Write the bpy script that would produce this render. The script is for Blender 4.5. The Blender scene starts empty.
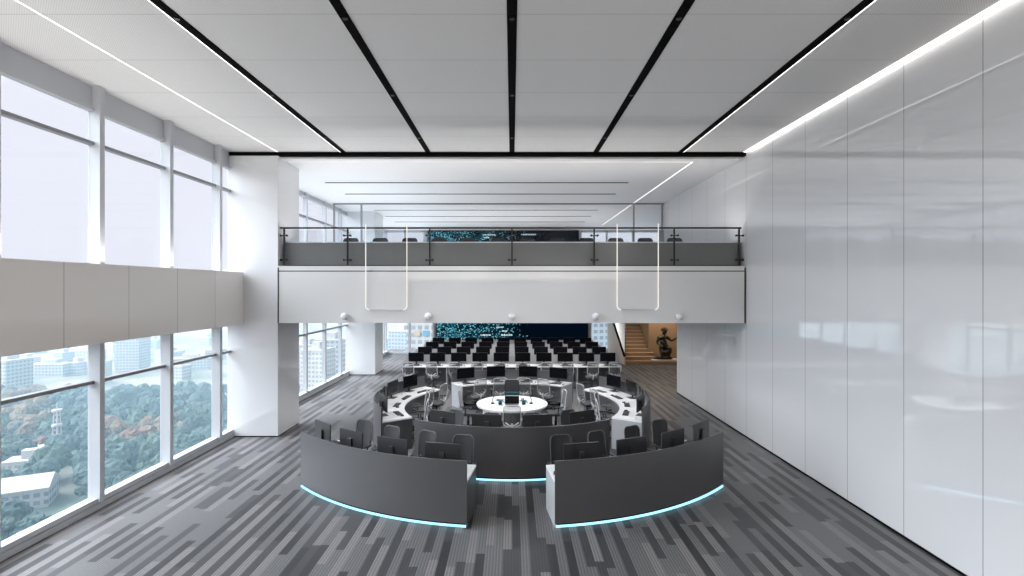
import bpy, bmesh, math, random
from mathutils import Vector, Matrix, noise
random.seed(7)
PI = math.pi
R = math.radians
sc = bpy.context.scene
col = sc.collection

# ------------------------------------------------------------------ materials
def new_mat(name):
    m = bpy.data.materials.new(name)
    m.use_nodes = True
    nt = m.node_tree
    for n in list(nt.nodes):
        nt.nodes.remove(n)
    out = nt.nodes.new('ShaderNodeOutputMaterial')
    return m, nt, out

def pbr(name, c, rough=.5, metal=0, ior=1.5, emit=None, es=0, noise_amt=0, noise_scale=30, coat=0):
    m, nt, out = new_mat(name)
    b = nt.nodes.new('ShaderNodeBsdfPrincipled')
    b.inputs['Base Color'].default_value = (*c, 1)
    b.inputs['Roughness'].default_value = rough
    b.inputs['Metallic'].default_value = metal
    b.inputs['IOR'].default_value = ior
    b.inputs['Coat Weight'].default_value = coat
    if emit:
        b.inputs['Emission Color'].default_value = (*emit, 1)
        b.inputs['Emission Strength'].default_value = es
    if noise_amt:
        tc = nt.nodes.new('ShaderNodeTexCoord')
        nz = nt.nodes.new('ShaderNodeTexNoise'); nz.inputs['Scale'].default_value = noise_scale
        nz.inputs['Detail'].default_value = 4
        nt.links.new(tc.outputs['Object'], nz.inputs['Vector'])
        mx = nt.nodes.new('ShaderNodeMix'); mx.data_type = 'RGBA'
        mx.inputs[6].default_value = (*[max(0, v*(1-noise_amt)) for v in c], 1)
        mx.inputs[7].default_value = (*[min(1, v*(1+noise_amt)) for v in c], 1)
        nt.links.new(nz.outputs['Fac'], mx.inputs[0])
        nt.links.new(mx.outputs[2], b.inputs['Base Color'])
    nt.links.new(b.outputs[0], out.inputs[0])
    return m

def emis(name, c, s):
    m, nt, out = new_mat(name)
    e = nt.nodes.new('ShaderNodeEmission')
    e.inputs[0].default_value = (*c, 1); e.inputs[1].default_value = s
    nt.links.new(e.outputs[0], out.inputs[0])
    return m

def glass(name, tint=(1, 1, 1), ior=1.5, base=0.0):
    """thin architectural glass: clear transmission plus fresnel reflection"""
    m, nt, out = new_mat(name)
    t = nt.nodes.new('ShaderNodeBsdfTransparent'); t.inputs[0].default_value = (*tint, 1)
    g = nt.nodes.new('ShaderNodeBsdfGlossy'); g.inputs['Roughness'].default_value = .02
    f = nt.nodes.new('ShaderNodeFresnel')
    geo = nt.nodes.new('ShaderNodeNewGeometry')      # same reflectance from both faces of the sheet
    iv = nt.nodes.new('ShaderNodeMix'); iv.data_type = 'FLOAT'
    iv.inputs[2].default_value = ior; iv.inputs[3].default_value = 1/ior
    nt.links.new(geo.outputs['Backfacing'], iv.inputs[0]); nt.links.new(iv.outputs[0], f.inputs[0])
    mx = nt.nodes.new('ShaderNodeMixShader')
    nt.links.new(f.outputs[0], mx.inputs[0])
    nt.links.new(t.outputs[0], mx.inputs[1]); nt.links.new(g.outputs[0], mx.inputs[2])
    nt.links.new(mx.outputs[0], out.inputs[0])
    return m

def mathn(nt, op, a, b=None, c=None):
    n = nt.nodes.new('ShaderNodeMath'); n.operation = op
    for i, v in enumerate((a, b, c)):
        if v is None: continue
        if isinstance(v, (int, float)): n.inputs[i].default_value = v
        else: nt.links.new(v, n.inputs[i])
    return n.outputs[0]

def carpet_mat():
    m, nt, out = new_mat('carpet')
    tc = nt.nodes.new('ShaderNodeTexCoord')
    sp = nt.nodes.new('ShaderNodeSeparateXYZ'); nt.links.new(tc.outputs['Object'], sp.inputs[0])
    x, y = sp.outputs[0], sp.outputs[1]
    W, L = .135, 1.0
    cx = mathn(nt, 'FLOOR', mathn(nt, 'DIVIDE', x, W))
    wn = nt.nodes.new('ShaderNodeTexWhiteNoise'); wn.noise_dimensions = '1D'
    nt.links.new(cx, wn.inputs['W'])
    off = mathn(nt, 'MULTIPLY', wn.outputs[0], L)
    cy = mathn(nt, 'FLOOR', mathn(nt, 'DIVIDE', mathn(nt, 'ADD', y, off), L))
    cb = nt.nodes.new('ShaderNodeCombineXYZ'); nt.links.new(cx, cb.inputs[0]); nt.links.new(cy, cb.inputs[1])
    w2 = nt.nodes.new('ShaderNodeTexWhiteNoise'); w2.noise_dimensions = '2D'
    nt.links.new(cb.outputs[0], w2.inputs['Vector'])
    # alternate columns read lighter / darker like the real plank carpet
    par = mathn(nt, 'MODULO', mathn(nt, 'ADD', cx, 1000), 2)
    v = mathn(nt, 'ADD', mathn(nt, 'MULTIPLY', w2.outputs[0], .62), mathn(nt, 'MULTIPLY', par, .38))
    rp = nt.nodes.new('ShaderNodeValToRGB'); rp.color_ramp.interpolation = 'CONSTANT'
    nt.links.new(v, rp.inputs[0])
    els = rp.color_ramp.elements
    els[0].position = 0; els[0].color = (.007, .007, .009, 1)
    els[1].position = .24; els[1].color = (.024, .024, .027, 1)
    for p, c in ((.42, (.088, .087, .090)), (.70, (.140, .132, .134))):
        e = els.new(p); e.color = (*c, 1)
    # fine tuft lines running along the planks
    fx = mathn(nt, 'SINE', mathn(nt, 'MULTIPLY', x, 2*PI/.045))
    nz = nt.nodes.new('ShaderNodeTexNoise'); nz.inputs['Scale'].default_value = 28; nz.inputs['Detail'].default_value = 6
    mp = nt.nodes.new('ShaderNodeMapping'); mp.inputs['Scale'].default_value = (2.2, .9, 1)
    nt.links.new(tc.outputs['Object'], mp.inputs[0]); nt.links.new(mp.outputs[0], nz.inputs['Vector'])
    k = mathn(nt, 'ADD', mathn(nt, 'MULTIPLY', fx, .30), mathn(nt, 'ADD', mathn(nt, 'MULTIPLY', nz.outputs[0], .9), .55))
    mul = nt.nodes.new('ShaderNodeMix'); mul.data_type = 'RGBA'; mul.blend_type = 'MULTIPLY'; mul.inputs[0].default_value = 1
    nt.links.new(rp.outputs[0], mul.inputs[6])
    cc = nt.nodes.new('ShaderNodeCombineXYZ')
    for i in range(3): nt.links.new(k, cc.inputs[i])
    nt.links.new(cc.outputs[0], mul.inputs[7])
    b = nt.nodes.new('ShaderNodeBsdfPrincipled')
    nt.links.new(mul.outputs[2], b.inputs['Base Color'])
    b.inputs['Roughness'].default_value = .42
    b.inputs['IOR'].default_value = 1.33
    b.inputs['Sheen Weight'].default_value = .12
    b.inputs['Sheen Roughness'].default_value = .5
    nt.links.new(b.outputs[0], out.inputs[0])
    return m

def seam_mat(name, c, axis, pitch, start, width, rough, ior, perf=0, dark=.35):
    """panel finish with thin joints every `pitch` metres along an axis"""
    m, nt, out = new_mat(name)
    tc = nt.nodes.new('ShaderNodeTexCoord')
    sp = nt.nodes.new('ShaderNodeSeparateXYZ'); nt.links.new(tc.outputs['Object'], sp.inputs[0])
    v = sp.outputs[axis]
    md = mathn(nt, 'MODULO', mathn(nt, 'ADD', v, 100*pitch - start), pitch)
    s = mathn(nt, 'LESS_THAN', md, width)
    base = nt.nodes.new('ShaderNodeMix'); base.data_type = 'RGBA'
    base.inputs[6].default_value = (*c, 1)
    base.inputs[7].default_value = (*[q*.88 for q in c], 1)
    if perf:
        P = .034
        a = mathn(nt, 'SINE', mathn(nt, 'MULTIPLY', sp.outputs[0], 2*PI/P))
        d = mathn(nt, 'SINE', mathn(nt, 'MULTIPLY', sp.outputs[1], 2*PI/P))
        h = mathn(nt, 'GREATER_THAN', mathn(nt, 'MULTIPLY', a, d), .35)
        nt.links.new(h, base.inputs[0])
        base.inputs[7].default_value = (*[q*(1-perf) for q in c], 1)
    else:
        base.inputs[0].default_value = 0
    mx = nt.nodes.new('ShaderNodeMix'); mx.data_type = 'RGBA'
    nt.links.new(s, mx.inputs[0])
    nt.links.new(base.outputs[2], mx.inputs[6])
    mx.inputs[7].default_value = (*[q*dark for q in c], 1)
    b = nt.nodes.new('ShaderNodeBsdfPrincipled')
    nt.links.new(mx.outputs[2], b.inputs['Base Color'])
    b.inputs['Roughness'].default_value = rough; b.inputs['IOR'].default_value = ior
    nt.links.new(b.outputs[0], out.inputs[0])
    return m

def wood_mat():
    m, nt, out = new_mat('warm_wood')
    tc = nt.nodes.new('ShaderNodeTexCoord')
    mp = nt.nodes.new('ShaderNodeMapping'); mp.inputs['Scale'].default_value = (1, 1, 14)
    nz = nt.nodes.new('ShaderNodeTexNoise'); nz.inputs['Scale'].default_value = 3; nz.inputs['Detail'].default_value = 6
    nt.links.new(tc.outputs['Object'], mp.inputs[0]); nt.links.new(mp.outputs[0], nz.inputs['Vector'])
    rp = nt.nodes.new('ShaderNodeValToRGB')
    rp.color_ramp.elements[0].color = (.27, .17, .095, 1); rp.color_ramp.elements[1].color = (.38, .25, .15, 1)
    nt.links.new(nz.outputs[0], rp.inputs[0])
    b = nt.nodes.new('ShaderNodeBsdfPrincipled'); b.inputs['Roughness'].default_value = .45
    nt.links.new(rp.outputs[0], b.inputs['Base Color'])
    nt.links.new(b.outputs[0], out.inputs[0])
    return m

def mesh_fabric(name, c, alpha):
    m, nt, out = new_mat(name)
    t = nt.nodes.new('ShaderNodeBsdfTransparent')
    d = nt.nodes.new('ShaderNodeBsdfPrincipled'); d.inputs['Base Color'].default_value = (*c, 1); d.inputs['Roughness'].default_value = .7
    mx = nt.nodes.new('ShaderNodeMixShader'); mx.inputs[0].default_value = alpha
    nt.links.new(t.outputs[0], mx.inputs[1]); nt.links.new(d.outputs[0], mx.inputs[2])
    nt.links.new(mx.outputs[0], out.inputs[0])
    return m

def screen_mat(name, half):
    """dark navy picture scattered with cyan pixels, denser to one side (a lit display)"""
    m, nt, out = new_mat(name)
    tc = nt.nodes.new('ShaderNodeTexCoord')
    sp = nt.nodes.new('ShaderNodeSeparateXYZ'); nt.links.new(tc.outputs['Object'], sp.inputs[0])
    t = mathn(nt, 'ADD', mathn(nt, 'DIVIDE', sp.outputs[0], 2*half), .5)          # 0 window end .. 1 far end
    mpx = nt.nodes.new('ShaderNodeMapping'); mpx.inputs['Scale'].default_value = (15, 1, 15)
    nt.links.new(tc.outputs['Object'], mpx.inputs[0])
    vo = nt.nodes.new('ShaderNodeTexVoronoi'); vo.inputs['Scale'].default_value = 1; vo.distance = 'CHEBYCHEV'
    nt.links.new(mpx.outputs[0], vo.inputs['Vector'])
    rnd = nt.nodes.new('ShaderNodeSeparateColor'); nt.links.new(vo.outputs['Color'], rnd.inputs[0])
    nz = nt.nodes.new('ShaderNodeTexNoise'); nz.inputs['Scale'].default_value = .8; nz.inputs['Detail'].default_value = 2
    nt.links.new(tc.outputs['Object'], nz.inputs['Vector'])
    dens = mathn(nt, 'SUBTRACT', mathn(nt, 'ADD', .50, mathn(nt, 'MULTIPLY', nz.outputs[0], .55)), mathn(nt, 'MULTIPLY', t, 1.25))
    dens = mathn(nt, 'MAXIMUM', dens, .0)
    on = mathn(nt, 'MULTIPLY', mathn(nt, 'LESS_THAN', rnd.outputs[0], dens), mathn(nt, 'LESS_THAN', vo.outputs['Distance'], .42))
    bright = mathn(nt, 'MULTIPLY', on, mathn(nt, 'ADD', .04, mathn(nt, 'POWER', rnd.outputs[1], 1.8)))
    gl = mathn(nt, 'MAXIMUM', mathn(nt, 'SUBTRACT', .42, mathn(nt, 'MULTIPLY', t, .75)), .0)
    mx = nt.nodes.new('ShaderNodeMix'); mx.data_type = 'RGBA'
    nt.links.new(bright, mx.inputs[0])
    base = nt.nodes.new('ShaderNodeMix'); base.data_type = 'RGBA'
    base.inputs[6].default_value = (.001, .004, .010, 1); base.inputs[7].default_value = (.01, .20, .30, 1)
    n2 = nt.nodes.new('ShaderNodeTexNoise'); n2.inputs['Scale'].default_value = 2.6; n2.inputs['Detail'].default_value = 5
    nt.links.new(tc.outputs['Object'], n2.inputs['Vector'])
    cl = mathn(nt, 'MULTIPLY', mathn(nt, 'POWER', mathn(nt, 'MULTIPLY', n2.outputs[0], 1.7), 4), 1.0)
    nt.links.new(mathn(nt, 'MULTIPLY', gl, cl), base.inputs[0])
    nt.links.new(base.outputs[2], mx.inputs[6]); mx.inputs[7].default_value = (.30, .80, .95, 1)
    e = nt.nodes.new('ShaderNodeEmission'); e.inputs[1].default_value = 1.0
    nt.links.new(mx.outputs[2], e.inputs[0])
    nt.links.new(e.outputs[0], out.inputs[0])
    return m

def facade_mat(name, wall, win, sx, sz):
    m, nt, out = new_mat(name)
    tc = nt.nodes.new('ShaderNodeTexCoord')
    sp = nt.nodes.new('ShaderNodeSeparateXYZ'); nt.links.new(tc.outputs['Object'], sp.inputs[0])
    h = mathn(nt, 'ADD', sp.outputs[0], sp.outputs[1])
    fx = mathn(nt, 'FRACT', mathn(nt, 'ADD', mathn(nt, 'DIVIDE', h, sx), 100))
    fz = mathn(nt, 'FRACT', mathn(nt, 'ADD', mathn(nt, 'DIVIDE', sp.outputs[2], sz), 100))
    a = mathn(nt, 'MULTIPLY', mathn(nt, 'GREATER_THAN', fx, .35), mathn(nt, 'GREATER_THAN', fz, .45))
    mx = nt.nodes.new('ShaderNodeMix'); mx.data_type = 'RGBA'
    nt.links.new(a, mx.inputs[0]); mx.inputs[6].default_value = (*wall, 1); mx.inputs[7].default_value = (*win, 1)
    b = nt.nodes.new('ShaderNodeBsdfPrincipled'); b.inputs['Roughness'].default_value = .7
    nt.links.new(mx.outputs[2], b.inputs['Base Color'])
    nt.links.new(b.outputs[0], out.inputs[0])
    return m

M = dict(
    carpet=carpet_mat(),
    ceil=seam_mat('perforated_ceiling', (.80, .785, .775), 1, 1.37, 6.82, .012, .6, 1.45, perf=.22, dark=.6),
    ceil2=pbr('smooth_ceiling', (.78, .775, .775), .5),
    wallp=seam_mat('white_glass_panels', (.66, .66, .67), 1, 1.38, 6.82, .014, .015, 2.1, dark=.42),
    white=pbr('white_lacquer', (.72, .728, .745), .025, ior=2.0),
    band=seam_mat('satin_band_panels', (.88, .84, .80), 1, 1.395, 8.21, .012, .12, 1.8, dark=.45),
    fascia=pbr('fascia_panel', (.70, .695, .69), .04, ior=1.7),
    frame=pbr('white_metal', (.50, .52, .55), .35),
    greyframe=pbr('grey_metal', (.30, .30, .31), .35, metal=.6),
    black=pbr('black_slot', (.004, .004, .004), .9, ior=1.15),
    blackmetal=pbr('black_metal', (.025, .025, .027), .35, metal=.5),
    glass=glass('window_glass', (.99, .995, 1.0), 1.22),
    rail_glass=glass('rail_glass', (.93, .945, .95), 1.32),
    part_glass=glass('grey_glass', (.93, .94, .95), 1.2),
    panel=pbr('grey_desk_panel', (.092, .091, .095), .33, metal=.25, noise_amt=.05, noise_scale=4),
    panel_light=pbr('light_desk_panel', (.40, .405, .42), .4),
    desktop=pbr('white_desktop', (.80, .80, .81), .3),
    plastic=pbr('black_plastic', (.022, .022, .024), .4),
    key=pbr('dark_keys', (.05, .051, .056), .5, noise_amt=.3, noise_scale=120),
    screen_off=pbr('dark_screen', (.004, .004, .006), .2, ior=1.22),
    monback=pbr('monitor_back', (.022, .022, .024), .35),
    chairmesh=mesh_fabric('chair_mesh', (.17, .175, .185), .30),
    chairframe=pbr('chair_frame', (.58, .585, .60), .4),
    chairframe_dark=pbr('chair_frame_dark', (.10, .102, .106), .4),
    chairfab=mesh_fabric('chair_back_fabric', (.032, .033, .036), .95),
    seatfab=pbr('seat_fabric', (.075, .077, .083), .85, noise_amt=.2, noise_scale=60),
    darkchair=pbr('dark_leather', (.03, .03, .033), .5),
    teal=pbr('teal_fabric', (.012, .085, .105), .7, noise_amt=.2),
    leaf=pbr('teal_leaf', (.02, .15, .19), .4, noise_amt=.35, noise_scale=40),
    paper=pbr('white_paper', (.85, .85, .85), .8),
    led_white=emis('led_white', (1.0, .97, .94), 2.2),
    led_soft=emis('led_soft', (1.0, .96, .90), .95),
    led_cool=emis('led_cyan', (.40, .82, 1.0), 1.6),
    wood=wood_mat(),
    beige=pbr('beige_panel', (.62, .53, .45), .5),
    bronze=pbr('dark_bronze', (.055, .047, .04), .3, metal=.8, noise_amt=.5, noise_scale=9),
    stonewhite=pbr('pale_sheet', (.75, .73, .70), .6),
    text=emis('screen_glow_text', (.75, .93, 1.0), .9),
    lightwood=pbr('light_wood_tread', (.55, .40, .26), .45, noise_amt=.12, noise_scale=8),
    wallg=pbr('grey_wall', (.40, .40, .41), .5),
    walldark=pbr('dark_wall', (.12, .12, .125), .6),
    tint_front=pbr('tinted_glass_grey', (.20, .192, .185), .3),
)
M['screen_on'] = screen_mat('lit_display', 4.54)

# ------------------------------------------------------------------ mesh builder
class MB:
    def __init__(s): s.bm = bmesh.new()
    def box(s, c, d, rz=0, bev=0):
        r = bmesh.ops.create_cube(s.bm, size=1, matrix=Matrix.Translation(c) @ Matrix.Rotation(rz, 4, 'Z') @ Matrix.Diagonal((*d, 1)))
        if bev:
            es = list({e for v in r['verts'] for e in v.link_edges})
            bmesh.ops.bevel(s.bm, geom=es, offset=bev, segments=2, affect='EDGES', profile=.5)
        return s
    def span(s, a, b, bev=0):
        return s.box([(a[i]+b[i])/2 for i in range(3)], [abs(b[i]-a[i]) for i in range(3)], 0, bev)
    def cyl(s, a, b, r0, r1=None, n=16):
        a, b = Vector(a), Vector(b); d = b-a
        r1 = r0 if r1 is None else r1
        mt = Matrix.Translation((a+b)/2) @ d.to_track_quat('Z', 'Y').to_matrix().to_4x4()
        bmesh.ops.create_cone(s.bm, cap_ends=True, segments=n, radius1=r0, radius2=r1, depth=d.length, matrix=mt)
        return s
    def ball(s, c, r, sc_=(1, 1, 1), u=16, v=10):
        bmesh.ops.create_uvsphere(s.bm, u_segments=u, v_segments=v, radius=r, matrix=Matrix.Translation(c) @ Matrix.Diagonal((*sc_, 1)))
        return s
    def tube(s, pts, r, n=8, closed=False):
        pts = [Vector(p) for p in pts]; rings = []
        N = len(pts)
        for i, p in enumerate(pts):
            if closed: t = pts[(i+1) % N]-pts[i-1]
            else: t = pts[min(i+1, N-1)]-pts[max(i-1, 0)]
            q = t.normalized().to_track_quat('Z', 'Y')
            rings.append([s.bm.verts.new(p + q @ Vector((r*math.cos(2*PI*k/n), r*math.sin(2*PI*k/n), 0))) for k in range(n)])
        for i in range(N if closed else N-1):
            a, b = rings[i], rings[(i+1) % N]
            for k in range(n):
                s.bm.faces.new((a[k], a[(k+1) % n], b[(k+1) % n], b[k]))
        if not closed:
            s.bm.faces.new(rings[0][::-1]); s.bm.faces.new(rings[-1])
        return s
    def prism(s, poly, z0, z1):
        a = [s.bm.verts.new((x, y, z0)) for x, y in poly]; b = [s.bm.verts.new((x, y, z1)) for x, y in poly]
        n = len(poly)
        s.bm.faces.new(a[::-1]); s.bm.faces.new(b)
        for i in range(n): s.bm.faces.new((a[i], a[(i+1) % n], b[(i+1) % n], b[i]))
        return s
    def prism_x(s, poly, x0, x1):      # poly in (y, z)
        a = [s.bm.verts.new((x0, y, z)) for y, z in poly]; b = [s.bm.verts.new((x1, y, z)) for y, z in poly]
        n = len(poly)
        s.bm.faces.new(a); s.bm.faces.new(b[::-1])
        for i in range(n): s.bm.faces.new((a[i], b[i], b[(i+1) % n], a[(i+1) % n]))
        return s
    def arc(s, r0, r1, z0, z1, a0, a1, c=(0, 0), n=None):
        n = n or max(6, int(abs(a1-a0)/R(1.5)))
        rings = []
        for i in range(n+1):
            a = a0+(a1-a0)*i/n
            rings.append([s.bm.verts.new((c[0]+r*math.sin(a), c[1]-r*math.cos(a), z)) for r, z in ((r0, z0), (r1, z0), (r1, z1), (r0, z1))])
        for i in range(n):
            for k in range(4):
                s.bm.faces.new((rings[i][k], rings[i][(k+1) % 4], rings[i+1][(k+1) % 4], rings[i+1][k]))
        s.bm.faces.new(rings[0][::-1]); s.bm.faces.new(rings[-1])
        return s
    def build(s, name, mat, parent=None, smooth=False, bevel=0):
        bmesh.ops.recalc_face_normals(s.bm, faces=s.bm.faces)
        me = bpy.data.meshes.new(name); s.bm.to_mesh(me); s.bm.free()
        me.materials.append(M[mat] if isinstance(mat, str) else mat)
        if smooth:
            for p in me.polygons: p.use_smooth = True
            me.set_sharp_from_angle(angle=R(40))
        o = bpy.data.objects.new(name, me); col.objects.link(o)
        if bevel:
            b = o.modifiers.new('bevel', 'BEVEL'); b.width = bevel; b.segments = 2; b.limit_method = 'ANGLE'
        if parent: o.parent = parent
        return o

def tag(o, label=None, cat=None, group=None, kind=None):
    if label: o['label'] = label
    if cat: o['category'] = cat
    if group: o['group'] = group
    if kind: o['kind'] = kind
    return o
def struct(o): o['kind'] = 'structure'; return o
def empty(name, loc=(0, 0, 0), rz=0):
    o = bpy.data.objects.new(name, None); col.objects.link(o)
    o.location = loc; o.rotation_euler = (0, 0, rz); o.empty_display_size = .2
    return o
def copy_tree(o, parent=None):
    c = o.copy(); col.objects.link(c)
    if parent: c.parent = parent
    for ch in list(o.children): copy_tree(ch, c)
    return c
class Kind:
    """first use hands out the original, later uses hand out copies"""
    def __init__(s, proto): s.p = proto; s.used = False
    def put(s, loc, rz, label, cat, group):
        o = copy_tree(s.p) if s.used else s.p
        s.used = True
        o.location = loc; o.rotation_euler = (0, 0, rz)
        return tag(o, label, cat, group)

# ------------------------------------------------------------------ dimensions
CAM = 4.0
XL, XR = -7.64, 6.28           # glass line on the window side, white wall on the other
YF = 13.74                     # front of mezzanine and column
ZC = 7.65                      # main ceiling
ZM = 7.50                      # ceiling over the mezzanine
YB = 31.0                      # far wall
Z0, Z1 = 3.06, 4.59            # mezzanine soffit, mezzanine kerb top
ZF = 4.50                      # mezzanine floor
YN = -5.0                      # wall behind the camera
XO = 9.3                       # far side beyond the end of the white wall
CY = 14.35                     # centre of the ring of desks
def ring(r, a): return (r*math.sin(a), CY - r*math.cos(a))

# ------------------------------------------------------------------ shell
struct(MB().span((XL-.3, YN, -.3), (XO, 33.5, 0)).build('floor', 'carpet'))
struct(MB().span((XL-.3, YN, ZC), (XR+.4, YF, ZC+.25)).build('ceiling', 'ceil'))
struct(MB().span((XL-.3, YF+.14, ZM), (XO, 31.3, ZM+.4)).build('ceiling_mezzanine', 'ceil2'))
# cut slots read as black recessed channels let into the mezzanine ceiling
m = MB().span((XR, YN, 0), (XR+.3, 19.5, ZC)); m.span((XR, 19.5, Z0), (XR+.3, 21.2, ZC))
struct(m.build('wall_right', 'wallp'))
struct(MB().span((XR-.012, YN, 0), (XR, 19.5, .035)).build('baseboard_right', 'black'))
struct(MB().span((XL-.3, YN-.3, 0), (XR+.3, YN, ZC)).build('wall_behind', 'walldark'))
struct(MB().span((XO, 19.5, 0), (XO+.3, 31.2, ZM)).build('wall_side', 'wallg'))
struct(MB().span((XR+.3, 19.3, 0), (XO+.3, 19.5, ZM)).build('wall_return', 'wallg'))
m = MB().span((-4.75, YB, 0), (4.75, YB+.3, Z0)); m.span((-5.3, YB, ZF), (4.15, YB+.3, ZM))
struct(m.build('wall_back', 'wallg'))
struct(MB().span((XL-.3, YF+.02, Z0), (XO, 33.5, ZF-.02)).build('floor_mezzanine', 'ceil2'))
# column faces
for k, (y0, y1) in enumerate(((YF, 15.1), (23.5, 24.9))):
    m = MB().span((XL, y0, .03), (-6.28, y1, ZM if k else ZC))
    c = struct(m.build('column', 'white', bevel=.004))
    MB().span((XL, y0+.02, 0), (-6.30, y1-.02, .03)).build('plinth', 'black', c)
    # thin shadow joints
# mezzanine front
mf = empty('mezzanine_front', (0, YF, Z0)); struct(mf)
def loc_child(o, root):
    o.parent = root; o.matrix_parent_inverse = Matrix.Translation(-Vector(root.location)); return o
loc_child(MB().span((-6.27, YF-.02, Z0), (6.265, YF+.03, 4.44)).build('fascia', 'fascia'), mf)
loc_child(MB().span((-6.27, YF-.005, 4.44), (6.265, YF+.02, 4.465)).build('shadow_gap', 'black'), mf)
loc_child(MB().span((-6.27, YF-.02, 4.465), (6.265, YF+.30, Z1)).build('kerb', 'fascia'), mf)
loc_child(MB().span((6.225, YF-.024, Z0), (6.262, YF, 4.55)).build('end_trim', 'blackmetal'), mf)
loc_child(MB().span((-6.277, YF-.03, Z0), (-6.25, YF, 4.55)).build('end_trim', 'blackmetal'), mf)
# black shadow line where the perforated ceiling stops
struct(MB().span((XL, YF-.012, ZC-.10), (XR, YF+.14, ZC+.02)).build('trim_1', 'black'))
struct(MB().span((XL-.3, YF+.0, ZC+.02), (XR+.4, YF+.2, ZC+.25)).build('trim_2', 'ceil2'))

# ------------------------------------------------------------------ left facade
wn = [0]
ys = [-4.0+1.9*k for k in range(20)]           # ... 7.7, 9.6, 11.5, 13.4, 15.3 ...
ys = [y for y in ys if y < YB-.4]
def bay(y0, y1):
    wn[0] += 1
    w = struct(empty('window_%d' % wn[0], (XL, y0, 0)))
    h = ZC if y0 < YF else ZM
    hd, md = (.40, .20) if y0 < YF-.5 else (.14, .12)      # slimmer head and mullions beyond the column
    def add(mb, n, mat): return loc_child(mb.build(n, mat), w)
    add(MB().span((XL-.02, y0-.055, .12), (XL+md, y0+.055, h)), 'mullion', 'frame')
    for (a, b) in ((.12, .20), (2.27, 2.33), (6.58, 6.64), (h-hd-.06, h-hd)):
        add(MB().span((XL-.02, y0+.055, a), (XL+(.10 if a != .12 else .16), y1-.055, b)), 'transom', 'greyframe' if 1 < a < 7 else 'frame')
    add(MB().span((XL-.02, y0+.055, h-hd), (XL+.05, y1-.055, h)), 'header', 'frame')
    add(MB().span((XL+.01, y0+.055, .20), (XL+.02, y1-.055, Z0-.1)), 'lower_pane', 'glass')
    add(MB().span((XL+.01, y0+.055, 4.45), (XL+.02, y1-.055, h-hd-.06)), 'upper_pane', 'glass')
for y in ys: bay(y, min(y+1.9, YB))
struct(MB().span((XL-.02, YN, 0), (XL+.17, 31, .10)).build('window_sill', 'frame'))
struct(MB().span((XL-.3, YN, Z0), (XL+.02, YB, 4.45)).build('wall_left', 'wallg'))
struct(MB().span((XL+.02, YN, 3.03), (-7.19, YF-.03, 4.42)).build('trim_band', 'band', bevel=.004))

# back windows, both storeys
def back_window(x0, x1, z0, z1, n):
    wn[0] += 1
    w = struct(empty('window_%d' % wn[0], (x0, YB, z0)))
    fr = MB()
    for k in range(n+1):
        x = x0+(x1-x0)*k/n; fr.span((x-.06, YB-.05, z0), (x+.06, YB+.12, z1))
    fr.span((x0, YB-.05, z0), (x1, YB+.12, z0+.12)); fr.span((x0, YB-.05, z1-.14), (x1, YB+.12, z1))
    loc_child(fr.build('window_frame', 'frame'), w)
    loc_child(MB().span((x0, YB+.02, z0), (x1, YB+.03, z1)).build('pane', 'glass'), w)
back_window(XL, -4.75, 0, Z0, 2)
back_window(4.75, 6.95, 0, Z0, 2)
back_window(XL, -5.3, ZF, ZM, 2)
back_window(4.15, 8.9, ZF, ZM, 3)
struct(MB().span((8.9, YB, ZF), (XO, YB+.2, ZM)).build('wall_corner', 'wallg'))
struct(MB().span((6.95, 33.2, 0), (XO, 33.5, Z0)).build('wall_stairwell', 'beige'))
struct(MB().span((6.9, YB, 0), (6.95, 33.5, Z0)).build('wall_stairside', 'beige'))

# ------------------------------------------------------------------ ceiling fittings
tx = [(-4.52, 'window-most'), (-2.25, 'second'), (0.0, 'middle'), (2.25, 'fourth'), (4.52, 'wall-most')]
tl = ['black ceiling channel nearest the windows, with a bright light strip along it',
      'plain black ceiling channel between the window-side lit channel and the middle one',
      'plain black ceiling channel running down the middle of the perforated ceiling',
      'plain black ceiling channel between the middle one and the wall-side lit channel',
      'black ceiling channel nearest the white wall, with a bright light strip along it']
for k, (x, _) in enumerate(tx):
    t = empty('ceiling_channel', (x, 4, ZC))
    loc_child(MB().span((x-.068, YN, ZC-.012), (x+.068, YF, ZC+.005)).build('channel', 'black'), t)
    for y in [6.9+1.37*2*j for j in range(3)]:
        loc_child(MB().cyl((x, y, ZC-.03), (x, y, ZC-.008), .035, n=12).build('spotlight', 'blackmetal', smooth=True), t)
    if k in (0, 4):
        s = -1 if k == 0 else 1
        loc_child(MB().span((x+s*.07, YN, ZC-.014), (x+s*.088, YF, ZC+.004)).build('light_strip', 'led_white'), t)
    tag(t, tl[k], 'ceiling channel', 'channels in the perforated ceiling')
tag(MB().span((-6.30, YN, ZC-.006), (-6.28, YF, ZC+.004)).build('linear_light', 'led_white'),
    'thin white light line in the perforated ceiling near the tall windows', 'ceiling light')
tag(MB().span((XR-.075, YN, ZC-.012), (XR-.004, YF, ZC+.004)).build('cove_light', 'led_white'),
    'bright light strip where the perforated ceiling meets the white wall', 'ceiling light')
tag(MB().span((5.0, 14.2, ZM-.005), (5.022, 28.5, ZM+.004)).build('linear_light', 'led_white'),
    'thin light line running back along the ceiling above the mezzanine', 'ceiling light')
tag(MB().span((-6.2, 14.2, ZM-.006), (5.0, 14.235, ZM+.004)).build('linear_light', 'led_soft'),
    'faint light line crossing the ceiling just behind the mezzanine front', 'ceiling light')
sl = ['first', 'second', 'third', 'fourth', 'fifth']
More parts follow.
